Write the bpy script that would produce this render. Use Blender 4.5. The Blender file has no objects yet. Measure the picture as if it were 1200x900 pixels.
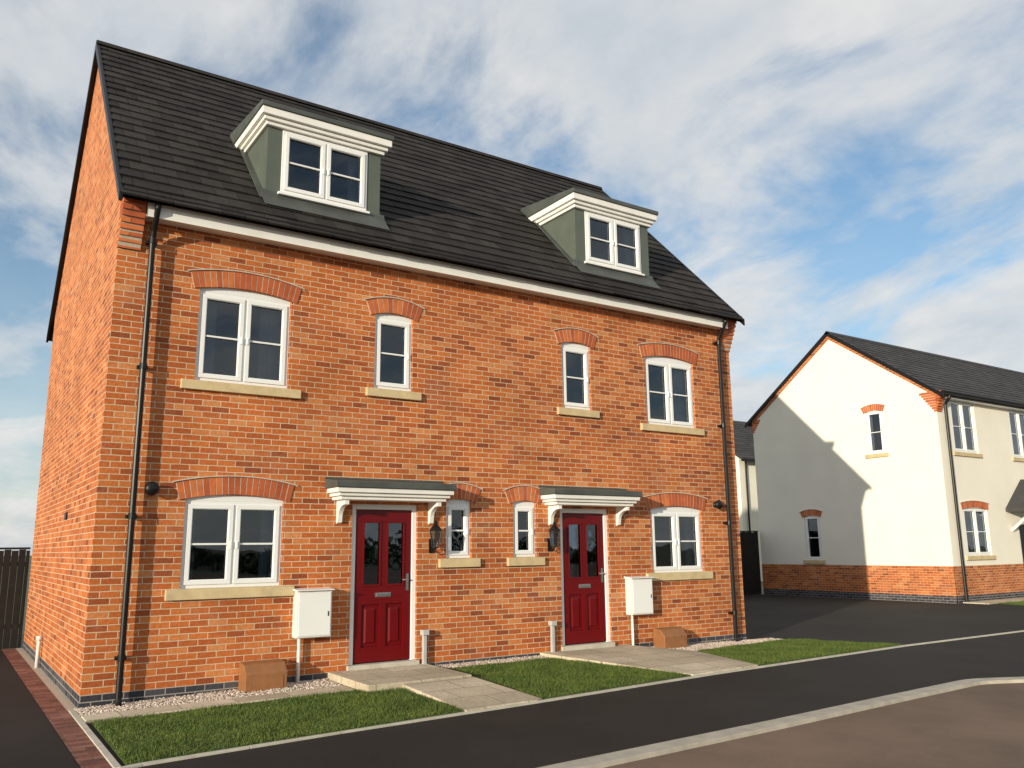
import bpy, bmesh, math, random
import numpy as np
from mathutils import Vector, Matrix
random.seed(4); rng=np.random.default_rng(7)
SC=bpy.context.scene; COL=SC.collection
SC.view_settings.view_transform='Standard'; SC.view_settings.look='None'; SC.view_settings.exposure=0

# ------------------------------------------------------------ materials
def nodes(name):
    m=bpy.data.materials.new(name); m.use_nodes=True
    nt=m.node_tree; return m,nt,nt.nodes,nt.links,nt.nodes['Principled BSDF']
def setc(inp,c): inp.default_value=(c[0],c[1],c[2],1)
def ramp(N,stops,interp='LINEAR'):
    r=N.new('ShaderNodeValToRGB'); r.color_ramp.interpolation=interp
    e=r.color_ramp.elements
    while len(e)<len(stops): e.new(0.5)
    for i,(p,c) in enumerate(stops):
        e[i].position=p; e[i].color=(c[0],c[1],c[2],1)
    return r
def objco(N): return N.new('ShaderNodeTexCoord').outputs['Object']
def noise(N,L,scale,detail=4,rough=.55,vec=None):
    n=N.new('ShaderNodeTexNoise'); n.inputs['Scale'].default_value=scale
    n.inputs['Detail'].default_value=detail; n.inputs['Roughness'].default_value=rough
    L.new(vec if vec is not None else objco(N),n.inputs['Vector']); return n
def mixc(N,L,a,b,fac,mode='MIX'):
    m=N.new('ShaderNodeMix'); m.data_type='RGBA'; m.blend_type=mode
    for k,v in ((6,a),(7,b)):
        if isinstance(v,tuple): m.inputs[k].default_value=(v[0],v[1],v[2],1)
        else: L.new(v,m.inputs[k])
    if isinstance(fac,(int,float)): m.inputs[0].default_value=fac
    else: L.new(fac,m.inputs[0])
    return m.outputs[2]
def bump(N,L,P,h,strength=.3,dist=.01):
    b=N.new('ShaderNodeBump'); b.inputs['Strength'].default_value=strength; b.inputs['Distance'].default_value=dist
    L.new(h,b.inputs['Height']); L.new(b.outputs[0],P.inputs['Normal'])
def plain(name,c,rough=.5,var=.12,nscale=3,metal=0,bmp=0,bscale=60):
    m,nt,N,L,P=nodes(name)
    n=noise(N,L,nscale,6)
    a=tuple(x*(1-var) for x in c); b=tuple(min(1,x*(1+var)) for x in c)
    r=ramp(N,[(.3,a),(.7,b)]); L.new(n.outputs['Fac'],r.inputs[0]); L.new(r.outputs[0],P.inputs['Base Color'])
    P.inputs['Roughness'].default_value=rough; P.inputs['Metallic'].default_value=metal
    if bmp:
        n2=noise(N,L,bscale,5); bump(N,L,P,n2.outputs['Fac'],bmp,.01)
    return m
def wall_uv(N,L):
    g=N.new('ShaderNodeNewGeometry'); s=N.new('ShaderNodeSeparateXYZ'); L.new(g.outputs['True Normal'],s.inputs[0])
    ab=N.new('ShaderNodeMath'); ab.operation='ABSOLUTE'; L.new(s.outputs[0],ab.inputs[0])
    gt=N.new('ShaderNodeMath'); gt.operation='GREATER_THAN'; gt.inputs[1].default_value=.6; L.new(ab.outputs[0],gt.inputs[0])
    o=N.new('ShaderNodeSeparateXYZ'); L.new(objco(N),o.inputs[0])
    mx=N.new('ShaderNodeMix'); mx.data_type='FLOAT'; L.new(gt.outputs[0],mx.inputs[0]); L.new(o.outputs[0],mx.inputs[2]); L.new(o.outputs[1],mx.inputs[3])
    c=N.new('ShaderNodeCombineXYZ'); L.new(mx.outputs[0],c.inputs[0]); L.new(o.outputs[2],c.inputs[1])
    return c.outputs[0]
def brickmat(name,stops,mortar,bw=.225,rh=.075,mort=.010,offset=.5,uvf=None,rough=.85,stain=.25,bumps=.6,salt=0):
    m,nt,N,L,P=nodes(name)
    uv=uvf(N,L) if uvf else wall_uv(N,L)
    # slight wobble so the courses are not ruler-perfect
    nz=noise(N,L,9,3,vec=uv); sb=N.new('ShaderNodeVectorMath'); sb.operation='SUBTRACT'; L.new(nz.outputs['Color'],sb.inputs[0]); sb.inputs[1].default_value=(.5,.5,.5)
    sc=N.new('ShaderNodeVectorMath'); sc.operation='SCALE'; sc.inputs['Scale'].default_value=.010; L.new(sb.outputs[0],sc.inputs[0])
    ad=N.new('ShaderNodeVectorMath'); ad.operation='ADD'; L.new(uv,ad.inputs[0]); L.new(sc.outputs[0],ad.inputs[1])
    b=N.new('ShaderNodeTexBrick'); L.new(ad.outputs[0],b.inputs['Vector'])
    b.offset=offset; b.inputs['Scale'].default_value=1; b.inputs['Brick Width'].default_value=bw; b.inputs['Row Height'].default_value=rh
    b.inputs['Mortar Size'].default_value=mort*.5; b.inputs['Mortar Smooth'].default_value=.15; b.inputs['Bias'].default_value=0
    setc(b.inputs['Color1'],(0,0,0)); setc(b.inputs['Color2'],(1,1,1)); setc(b.inputs['Mortar'],(.5,.5,.5))
    r=ramp(N,stops); L.new(b.outputs['Color'],r.inputs[0])
    n1=noise(N,L,28,5,.6,vec=uv); r1=ramp(N,[(.3,(.76,.76,.76)),(.7,(1.17,1.17,1.17))]); L.new(n1.outputs['Fac'],r1.inputs[0])
    c=mixc(N,L,r.outputs[0],r1.outputs[0],1,'MULTIPLY')
    if salt:
        n4=noise(N,L,1.6,8,.7,vec=uv); r4=ramp(N,[(.52,(0,0,0)),(.74,(salt,salt,salt))]); L.new(n4.outputs['Fac'],r4.inputs[0])
        c=mixc(N,L,c,(.62,.50,.38),r4.outputs[0])
    n2=noise(N,L,.9,6,.6,vec=uv); r2=ramp(N,[(.3,(1-stain,)*3),(.7,(1+stain*.4,)*3)]); L.new(n2.outputs['Fac'],r2.inputs[0])
    c=mixc(N,L,c,mortar,b.outputs['Fac'])
    c=mixc(N,L,c,r2.outputs[0],1,'MULTIPLY')
    L.new(c,P.inputs['Base Color']); P.inputs['Roughness'].default_value=rough; P.inputs['Specular IOR Level'].default_value=.25
    iv=N.new('ShaderNodeMath'); iv.operation='MULTIPLY_ADD'; iv.inputs[1].default_value=-1; iv.inputs[2].default_value=1; L.new(b.outputs['Fac'],iv.inputs[0])
    h=N.new('ShaderNodeMath'); h.operation='MULTIPLY_ADD'; h.inputs[1].default_value=.35; L.new(n1.outputs['Fac'],h.inputs[0]); L.new(iv.outputs[0],h.inputs[2])
    bump(N,L,P,h.outputs[0],bumps,.008)
    return m
M_brick=brickmat('red_brick',[(0,(.26,.062,.022)),(.10,(.40,.098,.026)),(.42,(.50,.130,.032)),(.8,(.57,.165,.040)),(1,(.62,.24,.085))],(.62,.49,.33),mort=.0105,stain=.22,salt=.14)
M_blue=brickmat('blue_brick',[(0,(.035,.035,.045)),(.5,(.06,.06,.075)),(1,(.10,.09,.10))],(.34,.31,.27),mort=.012)
def pav_uv(N,L): return objco(N)
M_paver=brickmat('block_paver',[(0,(.16,.06,.045)),(.5,(.26,.10,.07)),(1,(.34,.16,.11))],(.10,.09,.08),bw=.21,rh=.105,mort=.008,uvf=pav_uv)
M_slab=brickmat('paving_slab',[(0,(.50,.42,.30)),(.5,(.58,.49,.36)),(1,(.66,.57,.43))],(.26,.23,.17),bw=.6,rh=.45,mort=.014,uvf=pav_uv,bumps=.4)
def island(name,stops,rough=.7,bmp=.3,bscale=40,nvar=.2):
    m,nt,N,L,P=nodes(name)
    g=N.new('ShaderNodeNewGeometry'); r=ramp(N,stops); L.new(g.outputs['Random Per Island'],r.inputs[0])
    n=noise(N,L,7,7,.65); r1=ramp(N,[(.3,(1-nvar,)*3),(.7,(1+nvar,)*3)]); L.new(n.outputs['Fac'],r1.inputs[0])
    c=mixc(N,L,r.outputs[0],r1.outputs[0],1,'MULTIPLY'); 
    n5=noise(N,L,.8,7,.65); r5=ramp(N,[(.35,(.86,)*3),(.7,(1.12,)*3)]); L.new(n5.outputs['Fac'],r5.inputs[0])
    c=mixc(N,L,c,r5.outputs[0],1,'MULTIPLY'); L.new(c,P.inputs['Base Color'])
    P.inputs['Roughness'].default_value=rough
    n2=noise(N,L,bscale,5); bump(N,L,P,n2.outputs['Fac'],bmp,.006)
    return m
M_vouss=island('arch_brick',[(0,(.38,.08,.025)),(.5,(.49,.115,.032)),(1,(.57,.165,.045))],.85)
M_tile=island('roof_tile',[(0,(.021,.0185,.017)),(.5,(.028,.025,.023)),(1,(.040,.035,.032))],.8,.35,90)
M_tile.node_tree.nodes['Principled BSDF'].inputs['Specular IOR Level'].default_value=.22
M_tile2=island('slate_tile',[(0,(.033,.032,.033)),(.5,(.044,.042,.043)),(1,(.060,.058,.058))],.8,.3,90)
M_gravel=island('gravel',[(0,(.30,.22,.17)),(.4,(.50,.40,.32)),(1,(.70,.62,.54))],.9,.2,60)
M_mortar=plain('mortar',(.52,.43,.33),.9,.15,20)
M_white=plain('white_upvc',(.82,.82,.80),.32,.02,2)
M_wpaint=plain('white_painted_wood',(.82,.80,.75),.45,.05,4)
M_black=plain('black_plastic',(.008,.008,.008),.4,.2,5)
M_black.node_tree.nodes['Principled BSDF'].inputs['Specular IOR Level'].default_value=.3
M_stone=plain('buff_stone',(.58,.45,.25),.85,.14,6,bmp=.15)
M_lead=plain('lead_sheet',(.070,.078,.070),.55,.25,3,bmp=.1,bscale=10)
M_clad=plain('grey_green_cladding',(.095,.112,.090),.5,.10,3)
M_red=plain('red_door_paint',(.135,.002,.0035),.3,.06,3)
M_red.node_tree.nodes['Principled BSDF'].inputs['Specular IOR Level'].default_value=.3
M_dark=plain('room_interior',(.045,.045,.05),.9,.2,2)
M_curt=plain('curtain',(.30,.31,.33),.9,.1,5)
M_chrome=plain('chrome',(.6,.6,.6),.2,.05,3,metal=1)
M_render=plain('cream_render',(.84,.785,.665),.9,.035,1.2,bmp=.08,bscale=120)
M_conc=plain('concrete_edging',(.50,.46,.38),.9,.15,6,bmp=.2)
M_kerb=plain('kerb_concrete',(.42,.38,.31),.9,.18,5,bmp=.2)
M_wood=plain('dark_fence_timber',(.011,.008,.006),.9,.35,6,bmp=.3)
M_box=plain('brown_plastic',(.28,.12,.045),.5,.12,9)
M_pipe=plain('white_pipe',(.74,.72,.67),.4,.05,5)
M_gpipe=plain('grey_pipe',(.45,.44,.42),.5,.1,5)
def asphalt(name,a,b,wet=.85):
    m,nt,N,L,P=nodes(name)
    n=noise(N,L,110,5,.75); r=ramp(N,[(.35,a),(.62,b),(.76,tuple(x*2.4 for x in b))]); L.new(n.outputs['Fac'],r.inputs[0])
    n2=noise(N,L,.45,7,.65); r2=ramp(N,[(.3,(.72,)*3),(.7,(1.25,)*3)]); L.new(n2.outputs['Fac'],r2.inputs[0])
    L.new(mixc(N,L,r.outputs[0],r2.outputs[0],1,'MULTIPLY'),P.inputs['Base Color'])
    P.inputs['Roughness'].default_value=wet; P.inputs['Specular IOR Level'].default_value=.2
    bump(N,L,P,n.outputs['Fac'],.7,.008); return m
M_asph=asphalt('dark_asphalt',(.019,.017,.0155),(.038,.033,.029))
M_road=asphalt('brown_road_asphalt',(.145,.098,.070),(.225,.157,.115))
def grassmat(name,a,b,c_):
    m,nt,N,L,P=nodes(name)
    n=noise(N,L,2.2,6,.65); r=ramp(N,[(.3,a),(.52,b),(.75,c_)]); L.new(n.outputs['Fac'],r.inputs[0])
    g=N.new('ShaderNodeNewGeometry'); r2=ramp(N,[(0,(.6,.62,.6)),(.8,(1.15,1.15,1.1)),(1,(1.9,1.6,1.2))]); L.new(g.outputs['Random Per Island'],r2.inputs[0])
    L.new(mixc(N,L,r.outputs[0],r2.outputs[0],1,'MULTIPLY'),P.inputs['Base Color']); P.inputs['Roughness'].default_value=.7
    return m
M_grass=grassmat('grass_blades',(.062,.100,.014),(.095,.142,.020),(.15,.18,.034))
M_soil=grassmat('turf',(.040,.064,.012),(.055,.082,.014),(.075,.098,.022))
M_field=grassmat('field',(.06,.08,.025),(.09,.10,.035),(.13,.12,.05))
def glassmat():
    m,nt,N,L,P=nodes('window_glass'); out=[n for n in N if n.type=='OUTPUT_MATERIAL'][0]
    t=N.new('ShaderNodeBsdfTransparent'); setc(t.inputs[0],(.50,.58,.66))
    g=N.new('ShaderNodeBsdfGlossy'); g.inputs['Roughness'].default_value=.012; setc(g.inputs[0],(.88,.95,1))
    f=N.new('ShaderNodeFresnel'); f.inputs[0].default_value=1.6
    mu=N.new('ShaderNodeMath'); mu.operation='MULTIPLY'; mu.inputs[1].default_value=1.7; mu.use_clamp=True; L.new(f.outputs[0],mu.inputs[0])
    mx=N.new('ShaderNodeMixShader'); L.new(mu.outputs[0],mx.inputs[0]); L.new(t.outputs[0],mx.inputs[1]); L.new(g.outputs[0],mx.inputs[2])
    n=noise(N,L,1.4,2); b=N.new('ShaderNodeBump'); b.inputs['Strength'].default_value=.15; b.inputs['Distance'].default_value=.02
    L.new(n.outputs['Fac'],b.inputs['Height']); L.new(b.outputs[0],g.inputs['Normal'])
    L.new(mx.outputs[0],out.inputs[0]); return m
M_glass=glassmat()

# ------------------------------------------------------------ mesh builder
def empty(name,parent=None):
    o=bpy.data.objects.new(name,None); COL.objects.link(o)
    if parent: o.parent=parent
    return o
class MB:
    def __init__(s,M=None): s.v=[];s.f=[];s.M=M
    def add(s,vs,fs):
        n=len(s.v)
        for p in vs:
            p=Vector(p); s.v.append(tuple(s.M@p) if s.M else tuple(p))
        s.f+= [tuple(i+n for i in f) for f in fs]; return s
    def box(s,x0,x1,y0,y1,z0,z1):
        return s.add([(x0,y0,z0),(x1,y0,z0),(x1,y1,z0),(x0,y1,z0),(x0,y0,z1),(x1,y0,z1),(x1,y1,z1),(x0,y1,z1)],
            [(0,3,2,1),(4,5,6,7),(0,1,5,4),(1,2,6,5),(2,3,7,6),(3,0,4,7)])
    def prism(s,pts,a0,a1,axis='x'):
        n=len(pts)
        def mk(p,a): return (a,p[0],p[1]) if axis=='x' else ((p[0],a,p[1]) if axis=='y' else (p[0],p[1],a))
        vs=[mk(p,a0) for p in pts]+[mk(p,a1) for p in pts]
        return s.add(vs,[tuple(range(n)),tuple(range(2*n-1,n-1,-1))]+[(i,i+n,(i+1)%n+n,(i+1)%n) for i in range(n)])
    def tube(s,path,r,seg=12):
        path=[Vector(p) for p in path]; rings=[]
        for i,p in enumerate(path):
            d=(path[min(i+1,len(path)-1)]-path[max(i-1,0)]).normalized()
            a=d.orthogonal().normalized() if i==0 else (a-d*a.dot(d)).normalized()
            b=d.cross(a)
            rings.append([p+(a*math.cos(t)+b*math.sin(t))*r for t in [2*math.pi*k/seg for k in range(seg)]])
        vs=[q for R in rings for q in R]; fs=[]
        for i in range(len(rings)-1):
            for k in range(seg):
                fs.append((i*seg+k,i*seg+(k+1)%seg,(i+1)*seg+(k+1)%seg,(i+1)*seg+k))
        fs.append(tuple(range(seg))[::-1]); fs.append(tuple(range(len(vs)-seg,len(vs))))
        return s.add(vs,fs)
    def lathe(s,c,prof,seg=16,axis='z'):
        vs=[];
        for r,h in prof:
            for k in range(seg):
                t=2*math.pi*k/seg; x,y=r*math.cos(t),r*math.sin(t)
                vs.append((c[0]+x,c[1]+y,c[2]+h) if axis=='z' else (c[0]+x,c[1]-h,c[2]+y))
        fs=[]
        for i in range(len(prof)-1):
            for k in range(seg): fs.append((i*seg+k,i*seg+(k+1)%seg,(i+1)*seg+(k+1)%seg,(i+1)*seg+k))
        fs.append(tuple(range(seg))[::-1]); fs.append(tuple(range(len(vs)-seg,len(vs))))
        return s.add(vs,fs)
    def rect(s,x0,x1,z0,z1,w,y0,y1):
        s.box(x0,x1,y0,y1,z0,z0+w); s.box(x0,x1,y0,y1,z1-w,z1)
        s.box(x0,x0+w,y0,y1,z0+w,z1-w); s.box(x1-w,x1,y0,y1,z0+w,z1-w); return s
    def build(s,name,mat,parent=None,bevel=0,smooth=False,fixn=True):
        me=bpy.data.meshes.new(name); me.from_pydata(s.v,[],s.f); 
        if fixn:
            bm=bmesh.new(); bm.from_mesh(me); bmesh.ops.recalc_face_normals(bm,faces=bm.faces); bm.to_mesh(me); bm.free()
        me.materials.append(mat)
        if smooth:
            for p in me.polygons: p.use_smooth=True
        o=bpy.data.objects.new(name,me); COL.objects.link(o)
        if parent: o.parent=parent
        if bevel:
            b=o.modifiers.new('b','BEVEL'); b.width=bevel; b.segments=2; b.limit_method='ANGLE'
        return o

# wall in XZ plane with openings, facing -y (local), reveals going to +depth
def wall(mb,x0,x1,z0,z1,ops,y=0,depth=.12):
    xs=sorted({x0,x1}|{v for o in ops for v in o[:2]}); zs=sorted({z0,z1}|{v for o in ops for v in o[2:]})
    for i in range(len(xs)-1):
        for j in range(len(zs)-1):
            cx=(xs[i]+xs[i+1])/2; cz=(zs[j]+zs[j+1])/2
            if any(o[0]<cx<o[1] and o[2]<cz<o[3] for o in ops): continue
            mb.add([(xs[i],y,zs[j]),(xs[i+1],y,zs[j]),(xs[i+1],y,zs[j+1]),(xs[i],y,zs[j+1])],[(0,1,2,3)])
    for a,b,c,d in ops:
        mb.add([(a,y,c),(a,y+depth,c),(a,y+depth,d),(a,y,d)],[(0,1,2,3)])
        mb.add([(b,y,c),(b,y,d),(b,y+depth,d),(b,y+depth,c)],[(0,1,2,3)])
        mb.add([(a,y,d),(a,y+depth,d),(b,y+depth,d),(b,y,d)],[(0,1,2,3)])
        mb.add([(a,y,c),(b,y,c),(b,y+depth,c),(a,y+depth,c)],[(0,1,2,3)])

def window(parent,x0,x1,z0,z1,n=2,y=.035,M=None,curt=0,name='window',bars=1,room=True,blind=0):
    e=empty(name,parent)
    f=MB(M); w=.055
    f.rect(x0,x1,z0,z1,w,y,y+.07)
    inner=[]; 
    if n==2:
        xm=(x0+x1)/2; f.box(xm-.03,xm+.03,y,y+.07,z0+w,z1-w)
        inner=[(x0+w,xm-.03),(xm+.03,x1-w)]
    else: inner=[(x0+w,x1-w)]
    f.build('frame',M_white,e,.004)
    s=MB(M); g=MB(M); gk=MB(M)
    for a,b in inner:
        a-=.012; b+=.012
        s.rect(a,b,z0+w-.012,z1-w+.012,.052,y-.016,y-.002)
        s.rect(a+.04,b-.04,z0+w+.028,z1-w-.028,.02,y-.006,y+.03)
        gk.rect(a+.052,b-.052,z0+w+.04,z1-w-.04,.014,y+.027,y+.033)
        zc=(z0+z1)/2
        if bars: s.box(a+.05,b-.05,y-.002,y+.028,zc-.012,zc+.012)
        # each pane sits at a very slightly different angle, as real sealed units do
        t=random.uniform(-.003,.003); q=random.uniform(-.003,.003)
        g.add([(a+.04,y+.035+t,z0+w+.02),(b-.04,y+.035,z0+w+.02),(b-.04,y+.035+q,z1-w-.02),(a+.04,y+.035+t+q,z1-w-.02)],[(0,1,2,3)])
        hb=b-.02 if a<(x0+x1)/2-.1 or n==1 else a+.02
        s.box(hb-.012,hb+.012,y-.035,y-.016,zc-.06,zc+.03)
    s.build('sash',M_white,e,.003); g.build('glass',M_glass,e,fixn=False); gk.build('gasket',M_black,e)
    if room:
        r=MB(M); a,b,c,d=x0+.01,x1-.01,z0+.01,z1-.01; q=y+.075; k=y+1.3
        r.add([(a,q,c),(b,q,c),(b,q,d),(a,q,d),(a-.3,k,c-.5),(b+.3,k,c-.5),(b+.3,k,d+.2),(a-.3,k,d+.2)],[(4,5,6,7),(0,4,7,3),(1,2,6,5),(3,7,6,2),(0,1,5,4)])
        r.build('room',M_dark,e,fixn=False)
    if curt:
        c=MB(M)
        for side in (0,1):
            W=curt*(x1-x0)*(1.35 if side else 1); pts=[]
            for i in range(13):
                t=i/12; xx=x0+.03+t*W if side==0 else x1-.03-t*W
                pts.append((xx,y+.16+.02*math.sin(t*19+side)))
            for i in range(12):
                p,q=pts[i],pts[i+1]
                c.add([(p[0],p[1],z0+.02),(q[0],q[1],z0+.02),(q[0],q[1],z1-.02),(p[0],p[1],z1-.02)],[(0,1,2,3)])
        c.build('curtain',M_curt,e,smooth=False,fixn=False)
    return e

def arch(parent,x0,x1,zs,rise,th=.225,M=None,y=0,proud=.014,name='brick_arch'):
    c=(x1-x0)/2; xc=(x0+x1)/2; R=(c*c+rise*rise)/(2*rise); zc=zs+rise-R; A=math.asin(min(1,c/R))
    Lm=2*A*(R+th/2); n=max(5,int(round(Lm/.078))); 
    if n%2==0: n+=1
    mo=MB(M); vo=MB(M)
    def pt(a,r): return (xc+r*math.sin(a),zc+r*math.cos(a))
    def seg(mb,a0,a1,r0,r1,ya,yb):
        P=[pt(a0,r0),pt(a1,r0),pt(a1,r1),pt(a0,r1)]
        mb.add([(p[0],ya,p[1]) for p in P]+[(p[0],yb,p[1]) for p in P],[(0,1,2,3),(7,6,5,4),(0,4,5,1),(1,5,6,2),(2,6,7,3),(3,7,4,0)])
    for i in range(n):
        a0=-A+2*A*i/n; a1=-A+2*A*(i+1)/n; g=.0065/R
        seg(mo,a0,a1,R+.001,R+th-.001,y-proud+.004,y+.10)
        j=random.uniform(-.0015,.0015)
        seg(vo,a0+g,a1-g,R,R+th,y-proud+j,y+.03)
    e=empty(name,parent)
    mo.build('mortar',M_mortar,e); vo.build('voussoirs',M_vouss,e)
    fl=MB(M)
    for i in range(24):
        a0=-A*1.05+2.1*A*i/24; a1=-A*1.05+2.1*A*(i+1)/24
        seg(fl,a0,a1,R+th+.001,R+th+.015,y-proud-.016,y+.01)
    fl.build('drip_fillet',M_conc,e)
def sill(parent,x0,x1,ztop,M=None,h=.13,y=0,p=.055):
    s=MB(M); s.prism([(y-p,ztop-h),(y+.1,ztop-h),(y+.1,ztop+.012),(y-p,ztop-.012)],x0,x1,'x'); s.build('sill',M_stone,parent,.006)

# ------------------------------------------------------------ MAIN HOUSE
L=10.93; D=7.5; RZ=10.22; SL=1.031
def roofz(y): return RZ-SL*(3.75-y) if y<3.75 else RZ-SL*(y-3.75)
house=empty('brick_house')
mir=lambda a,b:(L-b,L-a)
wins=[(1.01,2.22,3.85,5.04,2,.085,.2),(3.47,4.08,3.985,5.05,1,.07,0),(.99,2.23,1.275,2.335,2,.08,.12),(4.66,5.09,1.582,2.378,1,.06,0)]
ops=[];W=[]
for (a,b,c,d,n,rise,cu) in wins:
    for s in (0,1):
        aa,bb=(a,b) if not s else mir(a,b)
        W.append((aa,bb,c,d,n,rise,cu)); ops.append((aa,bb,c,d+rise))
DO=(3.19,4.19,.17,2.34)
doors=[(DO[0],DO[1]),mir(DO[0],DO[1])]
for a,b in doors: ops.append((a,b,DO[2],DO[3]))
PL=.15
mb=MB(); wall(mb,0,L,PL,5.98,ops)
mb.add([(0,0,PL),(0,0,5.98),(0,0,roofz(0)-.08),(0,3.75,RZ-.1),(0,D,roofz(D)-.08),(0,D,PL)],[(0,1,2,3,4,5)])
mb.add([(L,0,PL),(L,0,5.98),(L,0,roofz(0)-.08),(L,3.75,RZ-.1),(L,D,roofz(D)-.08),(L,D,PL)],[(5,4,3,2,1,0)])
mb.add([(0,D,PL),(L,D,PL),(L,D,6.2),(0,D,6.2)],[(3,2,1,0)])
mb.build('walls',M_brick,house,fixn=False)
mb=MB()
xs=[0,doors[0][0],doors[0][1],doors[1][0],doors[1][1],L]
for i in (0,2,4): mb.box(xs[i],xs[i+1],-.004,.1,-.2,PL)
mb.box(-.004,0.02,.001,D,-.2,PL+.0); mb.box(L-.02,L+.004,.001,D,-.2,PL)
mb.build('plinth',M_blue,house)
for (a,b,c,d,n,rise,cu) in W:
    e=window(house,a+.004,b-.004,c,d,n,curt=cu)
    h=MB(); h.box(a+.004,b-.004,.035,.10,d,d+rise); h.build('frame_head',M_white,e)
    ov=.075
    arch(house,a-ov,b+ov,d+.005,rise)
    so=.17 if n==2 else .13
    sill(house,a-so*.98,b+so*.98,c)
# doors
for k,(a,b) in enumerate(doors):
    e=empty('front_door',house)
    f=MB(); y=.03
    f.box(a,a+.07,y,y+.08,.21,2.34); f.box(b-.07,b,y,y+.08,.21,2.34); f.box(a+.07,b-.07,y,y+.08,2.265,2.34)
    f.build('frame',M_white,e,.005)
    t=MB(); t.box(a-.03,b+.03,-.05,.12,.10,.21); t.build('threshold',M_conc,e,.006)
    x0,x1=a+.075,b-.075; z0,z1=.225,2.26; yf=y+.02
    w=x1-x0; l=MB()
    st=.115; mid=.10
    g1=(x0+st,(x0+x1)/2-mid/2); g2=((x0+x1)/2+mid/2,x1-st)
    zr=[z0,.42,.98,1.23,2.10,z1]
    def bx(*q): l.box(q[0],q[1],yf,yf+.045,q[2],q[3])
    bx(x0,x0+st,z0,z1); bx(x1-st,x1,z0,z1)
    bx(x0+st,x1-st,zr[0],zr[1]); bx(x0+st,x1-st,zr[2],zr[3]); bx(x0+st,x1-st,zr[4],zr[5])
    bx(g1[1],g2[0],zr[1],zr[2]); bx(g1[1],g2[0],zr[3],zr[4])
    for g in (g1,g2):
        l.box(g[0],g[1],yf+.025,yf+.04,zr[1],zr[2]) # recessed field
        i=.045; X0,X1,Z0,Z1=g[0]+i,g[1]-i,zr[1]+i,zr[2]-i; q=.025
        l.add([(X0,yf+.024,Z0),(X1,yf+.024,Z0),(X1,yf+.024,Z1),(X0,yf+.024,Z1),(X0+q,yf+.006,Z0+q),(X1-q,yf+.006,Z0+q),(X1-q,yf+.006,Z1-q),(X0+q,yf+.006,Z1-q)],
              [(0,1,5,4),(1,2,6,5),(2,3,7,6),(3,0,4,7),(4,5,6,7)])
        l.rect(g[0]-.012,g[1]+.012,zr[3]-.012,zr[4]+.012,.03,yf-.012,yf-.001)
    l.build('leaf',M_red,e,.004)
    gl=MB()
    for g in (g1,g2): gl.box(g[0],g[1],yf+.015,yf+.02,zr[3],zr[4])
    gl.build('glass',M_glass,e)
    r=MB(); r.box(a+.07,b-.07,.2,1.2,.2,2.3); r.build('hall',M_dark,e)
    hw=MB(); xc=(x0+x1)/2
    hw.box(xc-.12,xc+.12,yf-.012,yf-.002,1.075,1.135); hw.box(xc-.10,xc+.10,yf-.02,yf-.012,1.088,1.122)
    hw.build('letterbox',M_chrome,e,.003)
    hx=x1-.055
    hh=MB(); hh.box(hx-.02,hx+.02,yf-.01,yf-.001,1.15,1.38); hh.tube([(hx,yf-.005,1.30),(hx,yf-.05,1.30),(hx-.10,yf-.05,1.30)],.01,8); hh.build('handle',M_chrome,e)
    # canopy
    c=empty('door_canopy',house); xc=(a+b)/2
    m=MB(); m.box(xc-.80,xc+.80,-.31,0,2.375,2.42); m.box(xc-.84,xc+.84,-.35,0,2.422,2.465); m.box(xc-.88,xc+.88,-.39,0,2.467,2.53)
    m.build('moulding',M_wpaint,c,.008)
    m=MB(); m.prism([(-.42,2.532),(0,2.532),(0,2.665),(-.42,2.615)],xc-.91,xc+.91,'x'); m.build('lead_roof',M_lead,c,.008)
    m=MB(); m.box(xc-.91,xc+.91,-.012,0,2.667,2.69); m.build('flashing',M_lead,c)
    m=MB()
    prof=[(0,2.375),(-.28,2.375),(-.28,2.31)]+[(-.28+.22*math.sin(t)*1.0,2.31-.16*(1-math.cos(t))) for t in [math.pi/2*i/8 for i in range(1,9)]]+[(-.05,2.08),(0,2.06)]
    for s in (-1,1): m.prism(prof,xc+s*.70-.035,xc+s*.70+.035,'x')
    m.build('brackets',M_wpaint,c,.005)
    # lantern
    lx=4.41 if k==0 else L-4.41
    la=empty('wall_lantern',house)
    m=MB(); m.box(lx-.035,lx+.035,-.02,0,1.66,1.86); m.tube([(lx,-.01,1.72),(lx,-.08,1.67),(lx,-.14,1.72)],.012,8)
    m.lathe((lx,-.14,1.72),[(.02,0),(.055,.015),(.055,.03)],6); m.lathe((lx,-.14,1.97),[(.105,0),(.085,.035),(.035,.085),(.018,.11),(.026,.125),(.004,.15)],6)
    for i in range(6):
        t=2*math.pi*i/6; m.tube([(lx+.055*math.cos(t),-.14+.055*math.sin(t),1.745),(lx+.092*math.cos(t),-.14+.092*math.sin(t),1.975)],.008,5)
    m.build('lantern_frame',M_black,la)
    m=MB(); m.lathe((lx,-.14,1.755),[(.048,0),(.082,.21)],6); m.build('lantern_glass',M_glass,la)
    # meter box
    mx=(2.40,2.87) if k==0 else mir(2.40,2.87)
    me_=empty('meter_cabinet',house)
    m=MB(); m.box(mx[0],mx[1],-.16,0,.62,1.20); m.build('case',M_pipe,me_,.008)
    m=MB(); m.box(mx[0]+.02,mx[1]-.02,-.172,-.162,.64,1.18); m.prism([(-.20,1.203),(0,1.203),(0,1.235),(-.20,1.215)],mx[0]-.02,mx[1]+.02,'x'); m.build('door',M_white,me_,.004)
    m=MB(); m.box(mx[1]-.06,mx[1]-.045,-.176,-.173,.88,.94); m.build('lock',M_black,me_)
    px=mx[0]+.08
    m=MB(); m.tube([(px,-.06,-.05),(px,-.06,.62)],.022,10); m.build('riser_pipe',M_pipe,me_,smooth=True)
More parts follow.
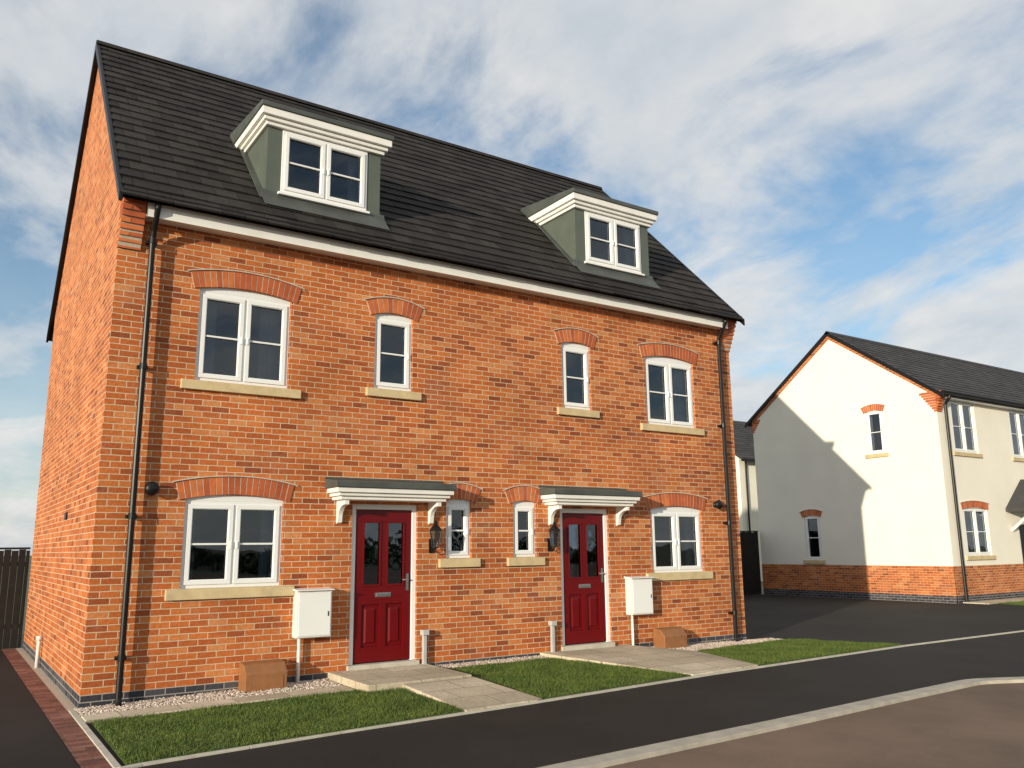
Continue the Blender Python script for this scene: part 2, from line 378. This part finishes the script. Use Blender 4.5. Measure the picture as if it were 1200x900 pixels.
    # brown ground box
    bx_=(1.74,2.26) if k==0 else (8.62,9.14)
    m=MB(); m.prism([(-.30,-.05),(-.02,-.05),(-.02,.38),(-.20,.36),(-.30,.26)],bx_[0],bx_[1],'x'); m.build('gas_meter_box',M_box,house,.012)
    m=MB()
    m.box(bx_[0]+.05,bx_[1]-.05,-.307,-.302,.03,.22); m.build('gas_meter_box_lid',M_box,house,.002)
    # service pipe by door
    ox=4.29 if k==0 else L-4.42
    m=MB(); m.box(ox-.028,ox+.028,-.08,-.03,.05,.54); m.box(ox-.05,ox+.05,-.11,-.01,.54,.61); m.build('service_pipe',M_gpipe,house,.006)
    rx=.58 if k==0 else L-.62
    m=MB(); m.lathe((rx,0,2.46),[(.055,0),(.055,.02),(.035,.03),(.035,.06),(.075,.065),(.085,.10),(.06,.13),(.02,.14)],18,'y'); m.build('round_wall_light',M_black,house,smooth=True)
# eaves
m=MB(); m.box(.27,L-.27,-.25,-.22,5.795,6.03); m.build('fascia',M_wpaint,house)
m=MB(); m.box(.27,L-.27,-.22,0,5.82,5.84); m.build('soffit',M_wpaint,house)
m=MB()
gp=[(-.305+.050*math.cos(t),6.05+.050*math.sin(t)) for t in [math.pi+math.pi*i/10 for i in range(11)]]+[(-.257,6.055),(-.353,6.055)]
m.prism(gp,-.03,L+.03,'x')
for i in range(12): 
    xx=.4+i*.92; m.box(xx,xx+.03,-.36,-.251,5.992,6.06)
m.build('gutter',M_black,house)
m=MB(); m.box(0,L,D+.1,D+.2,5.84,6.02); m.build('rear_fascia',M_black,house)
# corbels (kneelers)
for x0,x1 in ((-.004,.262),(L-.262,L+.004)):
    m=MB()
    for i in range(8):
        hw_=(x1-x0); z=5.41+.075*i; yy=-.03*(i+1)
        if i%2: m.box(x0,x1,yy,.02,z,z+.063)
        else: 
            q=x0+hw_*.42; m.box(x0,q-.005,yy,.02,z,z+.063); m.box(q+.005,x1,yy,.02,z,z+.063)
    m.build('corbel',M_vouss,house)
    m=MB(); m.prism([(.02,5.41),(-.02,5.41),(-.225,5.99),(.02,5.99)],x0+.004,x1-.004,'x'); m.build('corbel_mortar',M_mortar,house)
# downpipes
for dx,s in ((.38,1),(L-.38,-1)):
    m=MB(); m.tube([(dx,-.30,6.0),(dx,-.30,5.90),(dx,-.22,5.78),(dx,-.13,5.66),(dx,-.10,5.58),(dx,-.10,.10),(dx,-.13,.04),(dx,-.19,.0)],.036,12)
    for zz in (5.5,3.9,2.1,.5): 
        m.tube([(dx,-.10,zz),(dx,-.10,zz+.07)],.044,12); m.box(dx-.06,dx+.06,-.07,0,zz+.01,zz+.05)
    m.build('downpipe',M_black,house,smooth=False)
# roof tiles
def tileroof(parent,x0,x1,ridge_y,ridge_z,slope,yeave,sgn,mat,tw=.30,gauge=.27,name='roof_tiles',skip=None,axis='x'):
    th=math.atan(slope); cs,sn=math.cos(th),math.sin(th)
    run=abs(ridge_y-yeave)/cs; nr=int(math.ceil(run/gauge)); gauge=run/nr
    nc=int(round((x1-x0)/tw)); tw=(x1-x0)/nc; m=MB()
    def P(x,s,h):
        y=yeave+sgn*(s*cs-h*sn*1); z=ridge_z-slope*abs(ridge_y-yeave)+s*sn+h*cs
        return (x,y,z)
    for r in range(nr):
        s0=r*gauge-.02; s1=min((r+1)*gauge+.04,run)
        off=tw/2 if r%2 else 0
        for c in range(-1,nc+1):
            a=x0+c*tw+off; b=a+tw
            a=max(a,x0); b=min(b,x1)
            if b-a<.02: continue
            h=.036+random.uniform(-.004,.004); g=.003; ds=random.uniform(-.004,.004)
            vs=[P(a+g,s0+ds,h-.028),P(b-g,s0+ds,h-.028),P(b-g,s1,-.012),P(a+g,s1,-.012),P(a+g,s0+ds,h),P(b-g,s0+ds,h+random.uniform(-.003,.003)),P(b-g,s1,.006),P(a+g,s1,.006)]
            m.add(vs,[(0,3,2,1),(4,5,6,7),(0,1,5,4),(1,2,6,5),(2,3,7,6),(3,0,4,7)])
    return m.build(name,mat,parent)
tileroof(house,-.06,L+.02,3.75,RZ,SL,-.38,1,M_tile)
tileroof(house,-.06,L+.02,3.75,RZ,SL,7.9,-1,M_tile)
m=MB(); m.prism([(-.33,roofz(-.33)-.03),(3.75,RZ-.03),(7.88,roofz(7.88)-.03),(7.88,roofz(7.88)-.07),(3.75,RZ-.09),(-.33,roofz(-.33)-.07)],-.05,L+.01,'x'); m.build('roof_deck',M_black,house)
for xa,xb in ((-.085,-.045),(L+.005,L+.045)):
    m=MB(); m.prism([(-.40,roofz(-.40)+.045),(3.75,RZ+.05),(7.9,roofz(7.9)+.045),(7.9,roofz(7.9)-.08),(3.75,RZ-.12),(-.40,roofz(-.40)-.08)],xa,xb,'x'); m.build('verge_trim',M_black,house)
m=MB()
for i in range(24):
    x0=-.08+i*(L+.12)/24; x1=x0+(L+.12)/24-.006
    m.prism([(3.75-.13,RZ-.06),(3.75-.09,RZ+.02),(3.75,RZ+.06+random.uniform(0,.004)),(3.75+.09,RZ+.02),(3.75+.13,RZ-.06)],x0,x1,'x')
m.build('ridge_tiles',M_tile,house)
m=MB(); m.box(-.02,0,2.6,2.8,2.18,2.28); m.build('air_vent',M_black,house)
m=MB(); m.tube([(-.05,4.3,-.05),(-.05,4.3,.34),(-.05,4.3,.42)],.03,10); m.tube([(-.05,4.3,.40),(-.05,4.3,.47)],.042,10); m.build('overflow_pipe',M_pipe,house,smooth=True)

# dormers
def dormer(x0,x1,wx0,wx1):
    e=empty('dormer',house); yf=.18; zt=7.66; zb=6.45
    yb=3.75-(RZ-zt)/SL
    m=MB(); 
    wz0,wz1=6.69,7.64
    m.box(x0,wx0,yf,yf+.12,zb,zt); m.box(wx1,x1,yf,yf+.12,zb,zt); m.box(wx0,wx1,yf,yf+.12,zb,wz0); 
    m.build('front',M_clad,e)
    for a,b in ((x0,x0+.05),(x1-.05,x1)):
        m=MB(); m.prism([(yf+.12,6.3),(yf+.12,zt),(yb+.3,zt),(yb+.3,zt-.05)],a,b,'x'); m.build('cheek',M_clad,e)
    window(e,wx0,wx1,wz0,wz1,2,y=yf-.015,curt=.12)
    m=MB(); m.prism([(yf-.06,wz0-.045),(yf+.02,wz0-.045),(yf+.02,wz0),(yf-.06,wz0-.01)],wx0-.04,wx1+.04,'x'); m.build('sill',M_white,e,.004)
    ys=3.75-(RZ-7.75)/SL+.1
    for i,(o,za,zb_) in enumerate(((.045,7.645,7.70),(.085,7.702,7.76),(.13,7.762,7.87))):
        m=MB(); m.box(x0-o,x1+o,yf-o-.01,ys+.1,za,zb_); m.build('cornice_%d'%(i+1),M_wpaint,e,.01)
    m=MB(); m.prism([(yf-.165,7.872),(ys+.5,7.872),(ys+.5,8.16),(yf-.165,7.945)],x0-.15,x1+.15,'x'); m.build('lead_roof',M_lead,e,.008)
    m=MB()
    def rp(y,h): return (y-h*.718,roofz(y)+h*.70)
    a=rp(.0,.045); b=rp(.22,.05)
    m.prism([a,b,(b[0],b[1]+.08),(yf-.01,roofz(yf)+.12),(yf-.02,roofz(yf)+.045+.02),(a[0],a[1]+.012)],x0-.06,x1+.08,'x'); m.build('apron_flashing',M_lead,e,.004)
    for q in (x0-.09,x1):
        m=MB(); p0=rp(.15,.035);p1=rp(1.3,.035)
        m.prism([p0,p1,(p1[0],p1[1]+.03),(p0[0],p0[1]+.03)],q,q+.09,'x'); m.build('side_flashing',M_lead,e)
dormer(1.84,3.58,2.05,3.36)
dormer(L-3.58,L-1.84,L-3.36,L-2.05)

# ------------------------------------------------------------ WHITE HOUSE
X2=23.44; Y0=2.97; Y1=10.05; wh=empty('white_house'); XE=37.5
RY=6.51; RZ2=8.92; S2=.72
rz2=lambda y: RZ2-S2*abs(y-RY)
G=Matrix.Translation((X2,Y1,0))@Matrix.Rotation(-math.pi/2,4,'Z') # local x -> -y
gw=[(Y1-5.37,Y1-4.80,4.60,5.90,1),(Y1-8.08,Y1-7.47,1.22,2.62,1)]
gops=[(a,b,c,d+.08) for a,b,c,d,n in gw]
W2=Y1-Y0
def splitwall(M,x0,x1,ops,top,parent):
    mb=MB(M); wall(mb,x0,x1,1.06,top,ops); mb.build('render_wall',M_render,parent,fixn=False)
    mb=MB(M); wall(mb,x0,x1,.2,1.06,[],y=-.006); mb.build('brick_base',M_brick,parent,fixn=False)
    mb=MB(M); mb.add([(x0,-.006,1.06),(x1,-.006,1.06),(x1,0,1.06),(x0,0,1.06)],[(0,1,2,3)]); mb.build('base_ledge',M_mortar,parent,fixn=False)
    mb=MB(M); wall(mb,x0,x1,-.2,.2,[],y=-.010); mb.build('blue_base',M_blue,parent,fixn=False)
splitwall(G,0,W2,gops,6.15,wh)
mb=MB(); mb.add([(X2,Y0,6.15),(X2,Y0,rz2(Y0)-.05),(X2,RY,RZ2-.05),(X2,Y1,rz2(Y1)-.05),(X2,Y1,6.15)],[(0,1,2,3,4)]); mb.build('gable_top',M_render,wh,fixn=False)
F=Matrix.Translation((X2,Y0,0))
fw=[(24.22-X2,25.62-X2,4.50,6.02,2),(27.80-X2,29.2-X2,4.50,6.02,2),(24.30-X2,25.70-X2,1.35,2.70,2),(31.3-X2,32.7-X2,4.5,6.02,2),(31.3-X2,32.7-X2,1.35,2.7,2)]
fops=[(a,b,c,d+.08) for a,b,c,d,n in fw]
splitwall(F,0,XE-X2,fops,6.35,wh)
for M,ws in ((G,gw),(F,fw)):
    for a,b,c,d,n in ws:
        window(wh,a,b,c,d+.08,n,M=M,curt=.14)
        if M is G or d<4: arch(wh,a-.07,b+.07,d+.03,.07,M=M,th=.2)
        sill(wh,a-.12,b+.12,c,M=M)
m=MB()
for a,b,c,d,n in fw:
    if d>4: m.box(X2+a-.1,X2+b+.1,Y0-.02,Y0,d+.085,d+.25)
m.build('lintel',M_vouss,wh)
mb=MB(); mb.add([(X2,Y1,-.2),(XE,Y1,-.2),(XE,Y1,6.3),(X2,Y1,6.3)],[(3,2,1,0)]); mb.add([(XE,Y0,-.2),(XE,Y1,-.2),(XE,Y1,6.3),(XE,RY,RZ2),(XE,Y0,6.3)],[(0,1,2,3,4)]); mb.build('rear_walls',M_render,wh,fixn=False)
tileroof(wh,X2-.06,XE+.05,RY,RZ2,S2,Y0-.28,1,M_tile2)
tileroof(wh,X2-.06,XE+.05,RY,RZ2,S2,Y1+.28,-1,M_tile2)
m=MB(); m.prism([(Y0-.25,rz2(Y0-.25)-.02),(RY,RZ2-.02),(Y1+.25,rz2(Y1+.25)-.02),(Y1+.25,rz2(Y1+.25)-.06),(RY,RZ2-.08),(Y0-.25,rz2(Y0-.25)-.06)],X2-.05,XE,'x'); m.build('roof_deck',M_black,wh)
m=MB(); m.prism([(Y0-.3,rz2(Y0-.3)+.04),(RY,RZ2+.05),(Y1+.3,rz2(Y1+.3)+.04),(Y1+.3,rz2(Y1+.3)-.08),(RY,RZ2-.09),(Y0-.3,rz2(Y0-.3)-.08)],X2-.10,X2-.05,'x'); m.build('verge_trim',M_black,wh)
m=MB(); m.prism([(Y0-.0,rz2(Y0)-.07),(RY,RZ2-.08),(Y1,rz2(Y1)-.07),(Y1,rz2(Y1)-.20),(RY,RZ2-.22),(Y0,rz2(Y0)-.20)],X2-.03,X2-.002,'x'); m.build('verge_bricks',M_brick,wh)
m=MB(); m.prism([(RY-.13,RZ2-.05),(RY,RZ2+.07),(RY+.13,RZ2-.05)],X2-.1,XE+.05,'x'); m.build('ridge_tiles',M_tile2,wh)
m=MB(); m.prism([(Y0-.32,6.27),(Y0-.30,6.2),(Y0-.22,6.2),(Y0-.2,6.29),(Y0-.32,6.29)],X2-.03,XE,'x'); m.build('gutter',M_black,wh)
m=MB(); m.box(X2+.25,XE,Y0-.2,Y0,6.1,6.28); m.build('fascia',M_wpaint,wh)
m=MB()
for i in range(8): m.box(X2-.012,X2+.25,Y0-.025*(i+1),Y0+.06*(i+1)+.02,5.68+.08*i,5.68+.08*(i+1)-.012)
m.build('corbel',M_vouss,wh)
m=MB()
for i in range(6): m.box(X2-.012,X2+.05,Y1-.06*(i+1),Y1+.02,5.84+.08*i,5.84+.08*(i+1)-.012)
m.build('corbel',M_vouss,wh)
m=MB(); m.tube([(X2+.35,Y0-.26,6.22),(X2+.35,Y0-.24,6.1),(X2+.35,Y0-.09,5.9),(X2+.35,Y0-.09,.05)],.045,10); m.build('downpipe',M_black,wh)
pc=empty('porch',wh)
m=MB(); 
px0,px1=26.95,29.15; pxc=(px0+px1)/2
for s in (-1,1):
    m.prism([(pxc,3.65),(pxc+s*1.2,2.70),(pxc+s*1.2,2.80),(pxc,3.77)],Y0-.95,Y0,'y')
m.build('porch_roof',M_tile2,pc)
m=MB(); m.add([(pxc,Y0-.8,3.62),(pxc-1.05,Y0-.8,2.83),(pxc+1.05,Y0-.8,2.83)],[(0,1,2)]); m.box(px0+.1,px0+.2,Y0-.8,Y0-.7,2.6,2.8); m.build('porch_gable',M_wpaint,pc)
m=MB(); m.tube([(px0+.15,Y0,2.1),(px0+.15,Y0-.75,2.75)],.05,6); m.tube([(px1-.15,Y0,2.1),(px1-.15,Y0-.75,2.75)],.05,6); m.build('porch_bracket',M_wpaint,pc)
m=MB(); m.box(pxc-.5,pxc+.5,Y0-.03,Y0-.012,.1,2.3); m.build('porch_door',M_black,pc)

# ------------------------------------------------------------ background house
bg=empty('white_house')
m=MB(); bx0,bx1,by0,by1=33.4,45,19.5,27
m.box(bx0,bx1,by0,by1,-.2,6.3); m.add([(bx0,by0,6.3),(bx0,by1,6.3),(bx0,(by0+by1)/2,9)],[(0,1,2)]); m.build('walls',M_render,bg)
tileroof(bg,bx0-.1,bx1,23.25,9.1,.72,19.2,1,M_tile2,tw=.6); tileroof(bg,bx0-.1,bx1,23.25,9.1,.72,27.3,-1,M_tile2,tw=.6)
m=MB(); m.box(bx0-.1,bx1,19.1,19.25,6.1,6.25); m.tube([(bx0+.4,19.4,0),(bx0+.4,19.4,6.2)],.05,8); m.build('gutter',M_black,bg)

# ------------------------------------------------------------ fences
def fence(x0,x1,y,h,z0=0):
    e=empty('timber_fence'); m=MB(); x=x0
    while x<x1:
        w=.12; m.box(x,min(x+w-.006,x1),y+random.uniform(0,.012),y+.025,z0,h+random.uniform(-.01,.01)); x+=w
    for zz in (.35,h-.3): m.box(x0,x1,y+.03,y+.08,z0+zz,z0+zz+.08)
    m.build('boards',M_wood,e)
    m=MB(); m.box(x0,x1,y-.02,y+.05,h+.012,h+.05)
    x=x0
    while x<x1: m.box(x,x+.1,y+.08,y+.18,z0,h+.05); x+=1.8
    m.build('posts',M_wood,e)
fence(-14,-.02,7.7,1.78); fence(11.3,23.4,10.1,2.2)

# ------------------------------------------------------------ GROUND
def sheet(name,pts,mat,grid=None):
    m=MB(); m.add(pts,[tuple(range(len(pts)))]); return m.build(name,mat)
sheet('ground',[(-700,-700,-.12),(700,-700,-.12),(700,900,-.12),(-700,900,-.12)],M_field)
edge=[(-20,-4.5),(-.1,-3.12),(.08,-3.07),(1.88,-2.88),(4.27,-2.71),(7.48,-2.42),(12.46,-2.15),(16.47,-2.16),(45,-2.1)]
kerb=[(-20,-6.4),(-4,-5.45),(2.74,-5.06),(5.56,-4.93),(7.81,-4.79),(9.45,-4.705),(9.62,-4.71),(9.78,-4.745),(9.93,-4.80),(10.08,-4.87),(10.46,-5.06),(14,-6.8),(22,-11)]
m=MB(); kk=kerb
m.add([(p[0],p[1],0) for p in kk]+[(45,-11,0),(45,2.97,0),(23.3,2.97,0),(23.3,10.1,0),(11,10.1,0),(11,-.2,0),(-.3,-.2,0),(-.3,7.7,0),(-20,7.7,0)],[tuple(range(len(kk)+9))]); m.build('pavement',M_asph)
sheet('road',[(-60,-60,-.035),(60,-60,-.035),(60,-4,-.035),(-60,-4,-.035)],M_road)
def strip(name,poly,w0,w1,z0,z1,mat,seglen=None,bev=.01,joint=.004):
    m=MB()
    P=[Vector((p[0],p[1])) for p in poly]
    def off(i,w):
        dirs=[]
        if i>0: dirs.append((P[i]-P[i-1]).normalized())
        if i<len(P)-1: dirs.append((P[i+1]-P[i]).normalized())
        d=sum(dirs,Vector((0,0))).normalized(); n=Vector((-d.y,d.x)); k=1/max(.5,abs(d.dot(dirs[0])))
        return P[i]+n*w*k
    for i in range(len(P)-1):
        a,b=off(i,w0),off(i+1,w0); c,d=off(i+1,w1),off(i,w1)
        ln=(P[i+1]-P[i]).length; n=max(1,int(round(ln/(seglen or 1e9))))
        for k in range(n):
            t0=k/n+joint/ln; t1=(k+1)/n-joint/ln
            q=[a.lerp(b,t0),a.lerp(b,t1),d.lerp(c,t1),d.lerp(c,t0)]
            m.add([(p.x,p.y,z0) for p in q]+[(p.x,p.y,z1) for p in q],[(0,3,2,1),(4,5,6,7),(0,1,5,4),(1,2,6,5),(2,3,7,6),(3,0,4,7)])
    return m.build(name,mat,None,bev)
strip('kerb',kerb,-.21,.0,-.15,.006,M_kerb,.915,.003,.001)
strip('edging',edge[1:],-.045,.015,-.1,.02,M_conc,.915,.004,.0015)
m=MB(); m.add([(-.34,-3.15,.006),(-.12,-3.12,.006),(-.12,7.6,.006),(-.34,7.6,.006)],[(0,1,2,3)]); m.build('block_paving',M_paver)
strip('edging',[(-.10,-3.1),(-.08,-.02)],-.03,.03,-.1,.018,M_conc,.915,.004,.0015)
m=MB(); m.add([(-.12,0,.004),(0,0,.004),(0,7.6,.004),(-.12,7.6,.004)],[(0,1,2,3)]); m.build('gravel_bed',M_mortar)
def tri_sample(pts,n):
    P=np.array(pts); T=[(0,i,i+1) for i in range(1,len(P)-1)]
    A=np.array([np.linalg.norm(np.cross(P[b]-P[a],P[c]-P[a]))/2 for a,b,c in T])
    idx=rng.choice(len(T),n,p=A/A.sum()); u=rng.random((n,2)); s=u.sum(1)>1; u[s]=1-u[s]
    T=np.array(T)[idx]; return P[T[:,0]]+(P[T[:,1]]-P[T[:,0]])*u[:,:1]+(P[T[:,2]]-P[T[:,0]])*u[:,1:], A.sum()
def lawn(pts,dens=6500,h=(.014,.034)):
    m=MB(); n=len(pts)
    m.add([p for p in pts]+[(p[0],p[1],-.1) for p in pts],[tuple(range(n))]+[(i,i+n,(i+1)%n+n,(i+1)%n) for i in range(n)])
    o=m.build('lawn',M_soil)
    _,A=tri_sample(pts,10); N=int(A*dens); Q,_=tri_sample(pts,N)
    ang=rng.random(N)*2*np.pi; w=rng.uniform(.0025,.005,N); H=rng.uniform(*h,N); H*=.75+.6*np.sin(Q[:,0]*3.1+1.3*np.sin(Q[:,1]*4))**2
    lean=rng.normal(0,.016,(N,2))
    v=np.zeros((N,3,3)); dx=np.cos(ang)*w; dy=np.sin(ang)*w
    v[:,0]=Q+np.stack([-dx,-dy,np.zeros(N)],1); v[:,1]=Q+np.stack([dx,dy,np.zeros(N)],1)
    v[:,2]=Q+np.stack([lean[:,0],lean[:,1],H],1)
    me=bpy.data.meshes.new('blades'); me.vertices.add(3*N); me.vertices.foreach_set('co',v.reshape(-1))
    me.loops.add(3*N); me.loops.foreach_set('vertex_index',np.arange(3*N,dtype=np.int32))
    me.polygons.add(N); me.polygons.foreach_set('loop_start',np.arange(0,3*N,3,dtype=np.int32)); 
    try: me.polygons.foreach_set('loop_total',np.full(N,3,dtype=np.int32))
    except Exception: pass
    me.update(calc_edges=True); me.materials.append(M_grass)
    b=bpy.data.objects.new('grass_blades',me); COL.objects.link(b); b.parent=o
lawn([(-.03,-3.06,.02),(3.32,-2.77,.03),(3.32,-1.32,.07),(2.88,-1.30,.07),(2.86,-1.0,.06),(-.0,-.92,.01)])
lawn([(4.42,-2.67,.03),(7.02,-2.44,.03),(6.28,-.32,.10),(4.36,-.36,.10)])
lawn([(8.5,-2.33,.03),(12.44,-2.12,.02),(11.7,-.35,.02),(8.92,-.72,.05)])
lawn([(23.6,.7,.02),(40,.7,.02),(40,2.1,.02),(24.0,2.1,.02)],700,(.03,.05))
def slabpath(pts,mat=M_slab,name='path'):
    m=MB(); n=len(pts); m.add([p for p in pts]+[(p[0],p[1],-.1) for p in pts],[tuple(range(n))]+[(i,i+n,(i+1)%n+n,(i+1)%n) for i in range(n)]); m.build(name,mat,None,.006)
slabpath([(2.90,-1.28,.145),(4.32,-1.28,.145),(4.32,-.005,.155),(2.90,-.005,.155)],name='doorstep')
slabpath([(3.34,-2.79,.035),(4.40,-2.70,.035),(4.34,-1.285,.12),(3.34,-1.285,.12)])
slabpath([(6.30,-.005,.15),(6.34,-.34,.14),(7.06,-2.45,.04),(8.46,-2.36,.04),(8.84,-.75,.06),(8.1,-.005,.14)])
slabpath([(-.05,-.90,.03),(2.86,-.98,.07),(2.86,-.62,.07),(-.05,-.55,.03)])
slabpath([(23.6,2.15,.03),(37,2.15,.03),(37,2.9,.03),(23.6,2.9,.03)])
def gravel(pts,dens=1900,sz=(.008,.020)):
    m=MB(); n=len(pts); m.add([(p[0],p[1],p[2]-.006) for p in pts],[tuple(range(n))]); o=m.build('gravel',M_mortar)
    _,A=tri_sample(pts,10); N=int(A*dens); Q,_=tri_sample(pts,N); g=MB()
    for q in Q:
        s=random.uniform(*sz); a=random.uniform(0,6.28); c,d=math.cos(a)*s,math.sin(a)*s; k=random.uniform(.6,1); f=random.uniform(.5,.8)
        g.add([(q[0]+c,q[1]+d,q[2]+random.uniform(-.3,.3)*s),(q[0]-d*k,q[1]+c*k,q[2]),(q[0]-c,q[1]-d,q[2]+random.uniform(-.3,.3)*s),(q[0]+d*k,q[1]-c*k,q[2]),(q[0]+.2*c,q[1],q[2]+s*f),(q[0],q[1],q[2]-s*.5)],
              [(0,1,4),(1,2,4),(2,3,4),(3,0,4),(1,0,5),(2,1,5),(3,2,5),(0,3,5)])
    g.build('stones',M_gravel,o,fixn=False)
gravel([(-.05,-.55,.02),(2.88,-.62,.06),(2.88,-.01,.08),(-.05,-.01,.02)])
gravel([(4.34,-.34,.10),(6.28,-.31,.10),(6.28,-.01,.11),(4.34,-.01,.11)])
gravel([(8.12,-.01,.08),(8.9,-.70,.05),(11.6,-.36,.02),(11.6,-.01,.02)])

# ------------------------------------------------------------ hedgerow behind the viewer (seen in window reflections)
m=MB()
for i in range(9000):
    x=random.uniform(-70,80); base=2.6+1.3*math.sin(x*.17)+.9*math.sin(x*.41+1)+.5*math.sin(x*1.3); z=random.uniform(0,max(.8,base)); y=-80+random.uniform(-1.5,1.5); s=random.uniform(.2,.5)
    v=[(x+random.uniform(-s,s),y+random.uniform(-s,s),z+random.uniform(-s,s)) for _ in range(4)]
    m.add(v,[(0,1,2),(1,2,3),(0,2,3),(0,1,3)])
m.build('distant_tree_line',M_soil,fixn=False)

# ------------------------------------------------------------ LIGHT
ld=Vector((12.5,5.8,-2.45)).normalized()
sd=bpy.data.lights.new('sun','SUN'); sd.energy=5.0; sd.angle=math.radians(.5); sd.color=(1,.90,.71)
so=bpy.data.objects.new('sun',sd); so.rotation_euler=ld.to_track_quat('-Z','Y').to_euler(); so.location=(-20,-10,15); COL.objects.link(so)
wd=bpy.data.worlds.new('World'); SC.world=wd; wd.use_nodes=True; N=wd.node_tree.nodes; Lk=wd.node_tree.links; bgN=N['Background']
sky=N.new('ShaderNodeTexSky'); sky.sky_type='NISHITA'; sky.sun_disc=False
sky.sun_elevation=math.asin(-ld.z); sky.sun_rotation=math.atan2(-ld.x,-ld.y); sky.air_density=1.0; sky.dust_density=.6; sky.ozone_density=2.0
tc=N.new('ShaderNodeTexCoord'); sp=N.new('ShaderNodeSeparateXYZ'); Lk.new(tc.outputs['Generated'],sp.inputs[0])
def mth(op,a,b=None,clamp=False):
    n=N.new('ShaderNodeMath'); n.operation=op; n.use_clamp=clamp
    for i,v in enumerate((a,b)):
        if v is None: continue
        if isinstance(v,(int,float)): n.inputs[i].default_value=v
        else: Lk.new(v,n.inputs[i])
    return n.outputs[0]
zz=mth('ADD',mth('MAXIMUM',sp.outputs[2],0.0),.22)
cx=mth('DIVIDE',sp.outputs[0],zz); cy=mth('DIVIDE',sp.outputs[1],zz)
cb=N.new('ShaderNodeCombineXYZ'); Lk.new(cx,cb.inputs[0]); Lk.new(cy,cb.inputs[1])
mp=N.new('ShaderNodeMapping'); mp.inputs['Rotation'].default_value=(0,0,math.radians(-20)); mp.inputs['Scale'].default_value=(1.15,.8,1); mp.inputs['Location'].default_value=(5.1,2.2,0); Lk.new(cb.outputs[0],mp.inputs[0])
def wn(scale,det,rough,dist,vec):
    n=N.new('ShaderNodeTexNoise'); n.inputs['Scale'].default_value=scale; n.inputs['Detail'].default_value=det; n.inputs['Roughness'].default_value=rough; n.inputs['Distortion'].default_value=dist; Lk.new(vec,n.inputs['Vector']); return n.outputs['Fac']
n1=wn(2.3,9,.58,.3,mp.outputs[0]); n2=wn(.7,4,.5,.2,mp.outputs[0])
s=mth('ADD',mth('MULTIPLY',n1,.72),mth('MULTIPLY',n2,.42))
r=N.new('ShaderNodeValToRGB'); r.color_ramp.interpolation='EASE'; r.color_ramp.elements[0].position=.42; r.color_ramp.elements[1].position=.61; Lk.new(s,r.inputs[0])
mask=mth('MULTIPLY',r.outputs[0],.93)
hz=mth('POWER',mth('SUBTRACT',1.0,mth('MAXIMUM',sp.outputs[2],0.0)),5.0)
mask=mth('MAXIMUM',mask,mth('MULTIPLY',hz,.88),True)
n3=wn(3.4,7,.6,.2,mp.outputs[0])
cr=N.new('ShaderNodeValToRGB'); cr.color_ramp.elements[0].position=.3; cr.color_ramp.elements[0].color=(5.9,6.5,7.1,1); cr.color_ramp.elements[1].position=.65; cr.color_ramp.elements[1].color=(8.5,8.4,8.2,1); Lk.new(n3,cr.inputs[0])
sk=N.new('ShaderNodeMix'); sk.data_type='RGBA'; sk.blend_type='MULTIPLY'; sk.inputs[0].default_value=1; Lk.new(sky.outputs[0],sk.inputs[6]); sk.inputs[7].default_value=(1.5,1.75,1.85,1)
mx=N.new('ShaderNodeMix'); mx.data_type='RGBA'; Lk.new(mask,mx.inputs[0]); Lk.new(sk.outputs[2],mx.inputs[6]); Lk.new(cr.outputs[0],mx.inputs[7])
Lk.new(mx.outputs[2],bgN.inputs[0]); bgN.inputs[1].default_value=.095

# ------------------------------------------------------------ CAMERA
psi,th,ro=math.radians(33.8949),math.radians(11.0439),math.radians(-.6156)
Fv=Vector((math.sin(psi)*math.cos(th),math.cos(psi)*math.cos(th),math.sin(th))); Rt=Vector((math.cos(psi),-math.sin(psi),0)); U=Rt.cross(Fv)
R2=Rt*math.cos(ro)+U*math.sin(ro); U2=-Rt*math.sin(ro)+U*math.cos(ro)
M=Matrix((R2,U2,-Fv)).transposed().to_4x4(); M.translation=(-1.4756,-10.8952,1.7135)
cd=bpy.data.cameras.new('camera'); cam=bpy.data.objects.new('camera',cd); COL.objects.link(cam); cam.matrix_world=M
cd.sensor_width=36; cd.lens=986.76*36/1200; cd.clip_start=.1; cd.clip_end=3000
SC.camera=cam
